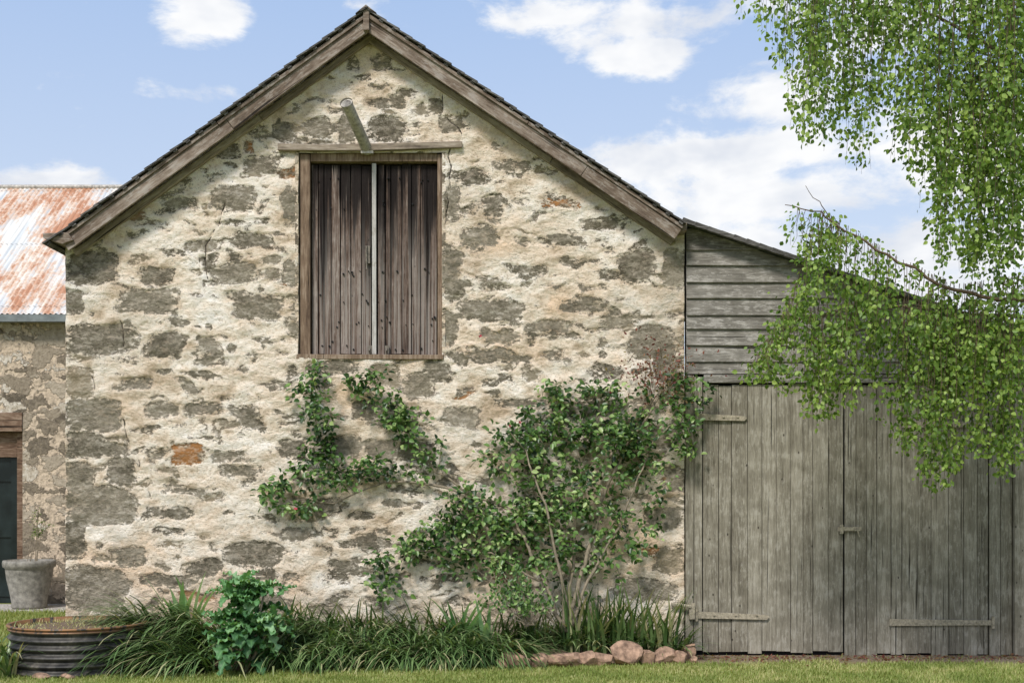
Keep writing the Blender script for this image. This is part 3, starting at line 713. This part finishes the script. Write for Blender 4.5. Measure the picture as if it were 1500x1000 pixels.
# ================================================================ ROSE
rose=empty('climbing_rose')
b=MB()
def cane(pts,r0,r1,wob=.015):
    P3=[]
    pts=[Vector(W3(*p)) for p in pts]
    for i in range(len(pts)-1):
        for k in range(4):
            q=pts[i].lerp(pts[i+1],k/4)
            if i+k: q+=Vector((random.uniform(-wob,wob),random.uniform(-wob,wob)*.5,random.uniform(-wob,wob)))
            P3.append(q)
    P3.append(pts[-1]); n=len(P3); b.tube(P3,[r0+(r1-r0)*i/(n-1) for i in range(n)],7)
CANES=[([(832,925,-.3),(845,860,-.28),(868,790,-.22),(885,720,-.18),(915,660,-.15),(960,590,-.12),(985,540,-.1)],.026,.008),
([(825,925,-.32),(805,870,-.3),(775,800,-.28),(745,745,-.2),(690,722,-.12),(620,706,-.09),(560,708,-.08),(500,690,-.08),(465,640,-.08),(455,570,-.08)],.02,.006),
([(835,925,-.3),(860,850,-.3),(905,770,-.25),(935,700,-.2),(960,640,-.16)],.018,.006),
([(828,925,-.3),(822,840,-.35),(800,740,-.35),(770,660,-.25),(740,620,-.2)],.018,.005),
([(832,925,-.25),(840,800,-.2),(850,700,-.15),(850,600,-.12)],.018,.005),
([(690,722,-.12),(640,690,-.1),(600,640,-.1),(560,600,-.1),(540,565,-.1)],.012,.005),
([(560,708,-.08),(490,735,-.1),(430,735,-.1),(395,715,-.1)],.008,.003),
([(790,850,-.3),(720,810,-.25),(650,800,-.2),(600,810,-.18),(565,840,-.15)],.012,.004),
([(826,925,-.3),(790,890,-.35),(755,860,-.35),(730,830,-.35)],.012,.004),
([(960,640,-.16),(990,620,-.12),(1025,560,-.12)],.007,.003),
([(940,600,-.14),(950,560,-.12),(935,530,-.1)],.005,.002),([(975,570,-.12),(985,520,-.1)],.005,.002),([(640,690,-.1),(650,640,-.1)],.006,.003)]
for c_,r0,r1 in CANES: cane(c_,r0,r1)
BL=[(850,610,75,42,30),(800,650,70,45,32),(900,620,60,50,20),(740,660,36,38,14),(860,690,80,50,30),(930,690,55,60,19),(790,720,70,50,34),(720,770,75,48,44),(650,790,55,30,26),(800,790,85,50,40),(880,780,80,55,28),(945,760,40,45,9),(700,740,50,30,16),(960,610,45,40,14),(1010,590,28,50,15),(985,645,30,34,9),(860,850,45,35,6),(745,860,28,40,6),(672,836,24,20,6),(570,840,36,38,15),(610,800,24,16,6),(780,620,40,25,10),
(455,575,24,36,14),(480,610,26,28,12),(470,650,26,22,9),(540,570,32,24,12),(565,600,30,26,10),(600,615,34,24,12),(620,650,24,26,6),(470,690,40,26,16),(520,685,40,20,11),(415,722,30,20,13),(450,745,24,12,5),(560,690,34,16,7),(600,690,28,12,4),(640,665,14,20,3),(900,570,50,18,7),(820,575,30,14,5)]
P_=[];D_=[];N_=[];L_=[];R_=[]
for cx,cy,rx,ry,nc in BL:
    for _ in range(int(nc*1.05)):
        a=random.uniform(0,6.28); r=math.sqrt(random.random())*1.08
        px,py=cx+rx*r*math.cos(a),cy+ry*r*math.sin(a)
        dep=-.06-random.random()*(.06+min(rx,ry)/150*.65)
        q=Vector(W3(px,py,dep)); tone=random.uniform(-.24,.22)+(-dep-.2)*.7  # outer leaves lighter, inner darker: foliage shading put into the leaf colour
        if random.random()<.35: b.tube([q,q+Vector((random.uniform(-.1,.1),random.uniform(.02,.08),-random.uniform(.06,.16)))],[.002,.003],4)
        for k in range(random.randint(9,16)):
            o=Vector((random.gauss(0,.045),random.gauss(0,.035),random.gauss(0,.036)))
            P_.append(q+o); D_.append((o.x*14+random.gauss(0,.6),-.3+random.gauss(0,.5),o.z*9-.25+random.gauss(0,.5)))
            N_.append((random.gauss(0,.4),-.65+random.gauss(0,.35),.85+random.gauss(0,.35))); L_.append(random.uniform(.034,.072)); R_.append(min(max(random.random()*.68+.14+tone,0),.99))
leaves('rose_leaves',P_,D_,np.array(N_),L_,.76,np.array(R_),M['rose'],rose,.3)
P_=[];D_=[]
for _ in range(420):
    px=random.gauss(965,28);py=random.gauss(545,22); P_.append(W3(px,py,-.08-random.random()*.15)); D_.append((random.gauss(0,1),random.gauss(0,.5),random.gauss(.2,1)))
leaves('rose_shoots',P_,D_,rng.normal(size=(len(P_),3)),rng.uniform(.02,.045,len(P_)),.55,rng.random(len(P_)),M['redleaf'],rose)
for _ in range(16):
    q=Vector(W3(random.gauss(965,20),random.gauss(565,15),-.1)); b.tube([q,q+Vector((random.uniform(-.15,.15),random.uniform(-.05,.03),random.uniform(.1,.32)))],[.004,.0015],4)
b.obj('rose_canes',M['stem'],rose,smooth=True)
t=NT('rose_petal'); pm=t.done((.55,.06,.10),.6)
P_=[];D_=[];N_=[]
for (px,py) in((433,745),(425,743),(747,624),(762,618),(895,575),(703,492)):
    q=W3(px,py,-.2)
    for k in range(9): P_.append(q);D_.append(tuple(rng.normal(size=3)));N_.append(tuple(rng.normal(size=3)))
leaves('rose_blooms',P_,D_,np.array(N_),np.full(len(P_),.020),.9,np.full(len(P_),.5),pm,rose)
b=MB(); P_=[];D_=[];N_=[]
for _ in range(26):
    q0=Vector(W3(775+random.uniform(-8,8),915,-.5)); q1=Vector(W3(760+random.gauss(0,32),random.uniform(815,895),-.5+random.uniform(-.12,.12)))
    b.tube([q0,q0.lerp(q1,.5)+Vector((random.uniform(-.03,.03),0,0)),q1],[.004,.003,.0015],4)
    for k in range(20):
        q=q0.lerp(q1,random.uniform(.45,1.05)); P_.append(q+Vector((random.gauss(0,.03),random.gauss(0,.03),random.gauss(0,.02)))); D_.append((random.gauss(0,1),random.gauss(0,.6),.5+random.random()));N_.append((0,-1+random.gauss(0,.5),random.gauss(.4,.4)))
sh=empty('small_shrub'); b.obj('shrub_stems',M['stem'],sh); leaves('shrub_leaves',P_,D_,np.array(N_),rng.uniform(.03,.055,len(P_)),.6,.2+rng.random(len(P_))*.7,M['rose'],sh)

# ================================================================ BIRCH
birch=empty('birch_tree'); TX,TY=5.6,-1.9
b=MB(); b.tube([(TX+.05,TY,0),(TX,TY,1.5),(TX-.06,TY+.03,3.2),(TX+.02,TY,5),(TX-.05,TY,7),(TX,TY,9.2)],[.19,.15,.13,.10,.06,.015],16,.5); b.obj('trunk',M['bark'],birch,smooth=True)
b=MB(); P_=[];D_=[];N_=[];L_=[];R_=[]
def poly(pts,r0,r1,sub=4,wob=.02):
    pts=[Vector(p) for p in pts]; Q=[]
    for i in range(len(pts)-1):
        for k in range(sub):
            q=pts[i].lerp(pts[i+1],k/sub)
            if i+k: q=q+Vector((random.uniform(-wob,wob),random.uniform(-wob,wob),random.uniform(-wob,wob)))
            Q.append(q)
    Q.append(pts[-1]); n=len(Q); b.tube(Q,[r0+(r1-r0)*i/(n-1) for i in range(n)],6); return Q
def strand(px,p0,p1,y,drift=0,dens=42,tone=0):
    a=Vector(W3(px,p0,y)); c=Vector(W3(px+drift,p1,y-.05)); L=(c-a).length; n=max(3,int(L/.12)); Q=[]; ph=random.uniform(0,6)
    for i in range(n+1):
        t=i/n; q=a.lerp(c,t)+Vector((.035*math.sin(ph+t*5)*t,.04*math.cos(ph+t*4),0)); Q.append(q)
    b.tube(Q,[.0032-.0022*i/n for i in range(n+1)],3,cap=False)
    m=int(L*dens*1.1); tn=tone+random.uniform(-.26,.12); gap=random.uniform(0,6)
    for _ in range(m):
        t=random.random()**.85
        if math.sin(gap+t*L*9)<-.3 and random.random()<.78: continue
        i=min(int(t*n),n-1); q=Q[i].lerp(Q[i+1],t*n-i); sp=.05*(1.15-.6*t)
        o=Vector((random.gauss(0,sp),random.gauss(0,sp),random.gauss(0,.02)))
        P_.append(q+o); D_.append((o.x*10+random.gauss(0,.45),o.y*10+random.gauss(0,.45),-.8+random.gauss(0,.4)))
        N_.append((random.gauss(0,.9),random.gauss(-.6,.7),random.gauss(.3,.4))); L_.append(random.uniform(.026,.054)); R_.append(min(max(random.random()*.7+.2+tn,0),1))
def limb(pts,r0,r1): return poly([W3(*p) if isinstance(p[0],(int,)) else p for p in pts],r0,r1)
T=lambda z:(TX,TY,z)
limb([T(5.2),(1560,-60,-1.9),(1440,-190,-2.1),(1300,-200,-2.3),(1180,-90,-2.4),(1100,-5,-2.4)],.06,.006)
limb([T(4.8),(1590,180,-1.9),(1500,108,-2.0),(1430,55,-2.0),(1370,25,-2.1),(1330,-10,-2.2)],.030,.006)
limb([T(6.0),(1500,-200,-1.7),(1380,-160,-1.6),(1250,-80,-1.6)],.05,.006)
limb([T(3.4),(1560,430,-1.9),(1480,440,-2.0),(1400,425,-2.0),(1320,385,-2.0),(1250,345,-2.0),(1200,312,-2.0),(1150,300,-2.0)],.022,.003)
limb([T(3.1),(1560,470,-1.7),(1450,462,-1.6),(1350,450,-1.6),(1240,455,-1.7),(1160,470,-1.7),(1110,535,-1.7)],.02,.003)
limb([(1230,335,-2.0),(1205,300,-2.0),(1180,272,-2.0)],.005,.002)
low=np.array([(1090,15),(1130,60),(1152,195),(1190,210),(1215,190),(1245,275),(1275,150),(1305,215),(1345,260),(1358,370),(1400,385),(1440,400),(1500,385),(1600,420)])
for k in range(300):
    px=1088+(random.random()**.68)*440; lo=np.interp(px,low[:,0],low[:,1])
    top=-60-random.random()*60 if random.random()<.6 or px<1340 else random.uniform(-20,220)
    bot=lo*random.uniform(.45,1.0) if random.random()<.65 else lo*random.uniform(.95,1.04)
    if px<1340 and random.random()<.25: bot=random.uniform(20,lo*.6+10)
    if bot-top<40: continue
    strand(px+random.uniform(0,20),top,bot,random.uniform(-2.5,-1.5),random.uniform(-22,6),48 if px<1300 else 64)
up=np.array([(1105,535),(1140,480),(1160,440),(1200,315),(1260,352),(1320,388),(1400,425),(1500,410)])
lw=np.array([(1100,560),(1140,560),(1170,590),(1195,618),(1240,605),(1290,585),(1330,660),(1375,725),(1430,650),(1470,700),(1520,660)])
for k in range(300):
    px=random.uniform(1105,1525); u_=np.interp(px,up[:,0],up[:,1]); l_=np.interp(px,lw[:,0],lw[:,1])
    if random.random()<.55:
        top=u_; bot=u_+random.uniform(40,130) if px<1230 else u_+random.uniform(70,190)
    else: top=random.uniform(445,475) if px>1150 else u_; bot=l_*random.uniform(.80,1.0) if random.random()<.7 else l_
    strand(px,top-8,min(bot,l_),random.uniform(-2.2,-1.5),random.uniform(-16,6),58)
for cxs,n_ in((1195,7),(1375,14),(1245,5),(1465,12),(1330,5)):
    for k in range(n_):
        px=cxs+random.gauss(0,12); strand(px,450,np.interp(px,lw[:,0],lw[:,1])*random.uniform(.94,1.02),random.uniform(-2.1,-1.6),random.uniform(-10,4),62)
for k in range(22):
    t=random.random(); px=1150+t*90; py=300+t*45; strand(px,py-5,py+random.uniform(15,70),-2.0,random.uniform(-14,4),50)
b.obj('branches',M['twig'],birch,smooth=True)
leaves('leaves',P_,D_,np.array(N_),L_,.8,np.array(R_),M['birch'],birch,.2)
n=5000; th=rng.uniform(0,6.28,n); zc=rng.uniform(4.5,9.3,n); rr=rng.uniform(.2,1.7,n)*(1-(zc-4.5)/6)
Pc=np.stack([TX+.3+rr*np.cos(th),TY+rr*np.sin(th),zc],1); leaves('upper_crown',Pc,rng.normal(size=(n,3))+[0,0,-1],rng.normal(size=(n,3)),rng.uniform(.05,.09,n),.75,rng.random(n),M['birch'],birch)

# ---------------------------------------------------------------- WORLD
w=bpy.data.worlds.new("World"); scene.world=w; w.use_nodes=True
try: w.cycles.sampling_method='MANUAL'; w.cycles.sample_map_resolution=512
except Exception: pass
t=NT.__new__(NT); t.t=w.node_tree; t.n=t.t.nodes; t.l=t.t.links
bg=t.n['Background']
EL,ROT=math.radians(46),math.radians(203)
sky=t.new('ShaderNodeTexSky',sky_type='NISHITA'); sky.sun_disc=False; sky.sun_elevation=EL; sky.sun_rotation=ROT; sky.air_density=1.0; sky.dust_density=1.5; sky.ozone_density=1.5
g=t.new('ShaderNodeTexCoord').outputs['Generated']; s=t.sep(g)
az=t.math('ARCTAN2',s[0],s[1]); el=t.math('ARCSINE',s[2])
uv=t.comb(az,t.mul(el,1.9),0.0)
fb=t.noise(uv,9,7,.62,.2); fb2=t.noise(uv,3.2,3,.55)
clouds=[(298,22,85,55,1.0),(50,262,200,44,1.0),(520,5,70,30,.6),(955,78,120,42,1.0),(1000,20,360,70,.88),(1125,150,150,54,.95),(1040,226,290,60,1.2),(1150,288,360,62,1.15),(1230,385,500,120,1.2),(320,135,120,28,.66),(1300,60,260,90,.66),(820,30,170,50,.8),(1420,250,220,120,1.05)]
acc=None
for cx,cy,rx,ry,am in clouds:
    ca=math.atan((cx-750)/F); ce=math.atan((720-cy)/math.hypot(cx-750,F)); k=1.0/F
    a=t.math('DIVIDE',t.math('SUBTRACT',az,ca),rx*k*.93); e=t.math('DIVIDE',t.math('SUBTRACT',el,ce),ry*k*.93)
    d=t.math('SQRT',t.add(t.mul(a,a),t.mul(e,e)))
    v=t.mul(t.math('SUBTRACT',1.1,d,clamp=True),am)
    acc=v if acc is None else t.math('MAXIMUM',acc,v)
gen=t.mr(t.math('ABSOLUTE',az),.5,.8,0,.5); gen=t.mul(gen,t.mr(fb2,.42,.6)); acc=t.math('MAXIMUM',acc,gen)
dn=t.add(acc,t.mr(fb,.30,.70,-.66,.66,False))
cm=t.mr(dn,.22,.78)
shade=t.mr(t.noise(t.mapping(uv,(1,1,1),(0,.03,0)),9,4,.60,.2),.3,.62,1.0,.0)
ccol=t.mix(t.mul(shade,.8),(6.8,6.8,6.8),(4.6,4.9,5.5))
base=t.mix(t.mr(el,.10,.42,0,1,False),(5.0,5.5,6.3),(2.8,3.95,6.1))
base=t.mix(.8,sky.outputs[0],base)
col=t.mix(t.mul(cm,.95),base,ccol)
t.l.new(col,bg.inputs[0]); bg.inputs[1].default_value=.15
sun=bpy.data.lights.new('sun','SUN'); so=bpy.data.objects.new('sun',sun); scene.collection.objects.link(so)
sun.energy=3.7; sun.angle=math.radians(14); sun.color=(1,.95,.885)
dirv=Vector((math.sin(ROT)*math.cos(EL),math.cos(ROT)*math.cos(EL),math.sin(EL)))
so.rotation_euler=dirv.to_track_quat('Z','Y').to_euler()
scene.view_settings.view_transform='Standard'; scene.view_settings.look='None'; scene.view_settings.exposure=0
cam=bpy.data.cameras.new('camera'); co=bpy.data.objects.new('camera',cam); scene.collection.objects.link(co)
co.location=(0,-CD,CAMZ); co.rotation_euler=(math.pi/2,0,0); cam.sensor_width=36; cam.lens=36*F/1500; cam.shift_y=220/1500; cam.clip_end=2000
scene.camera=co
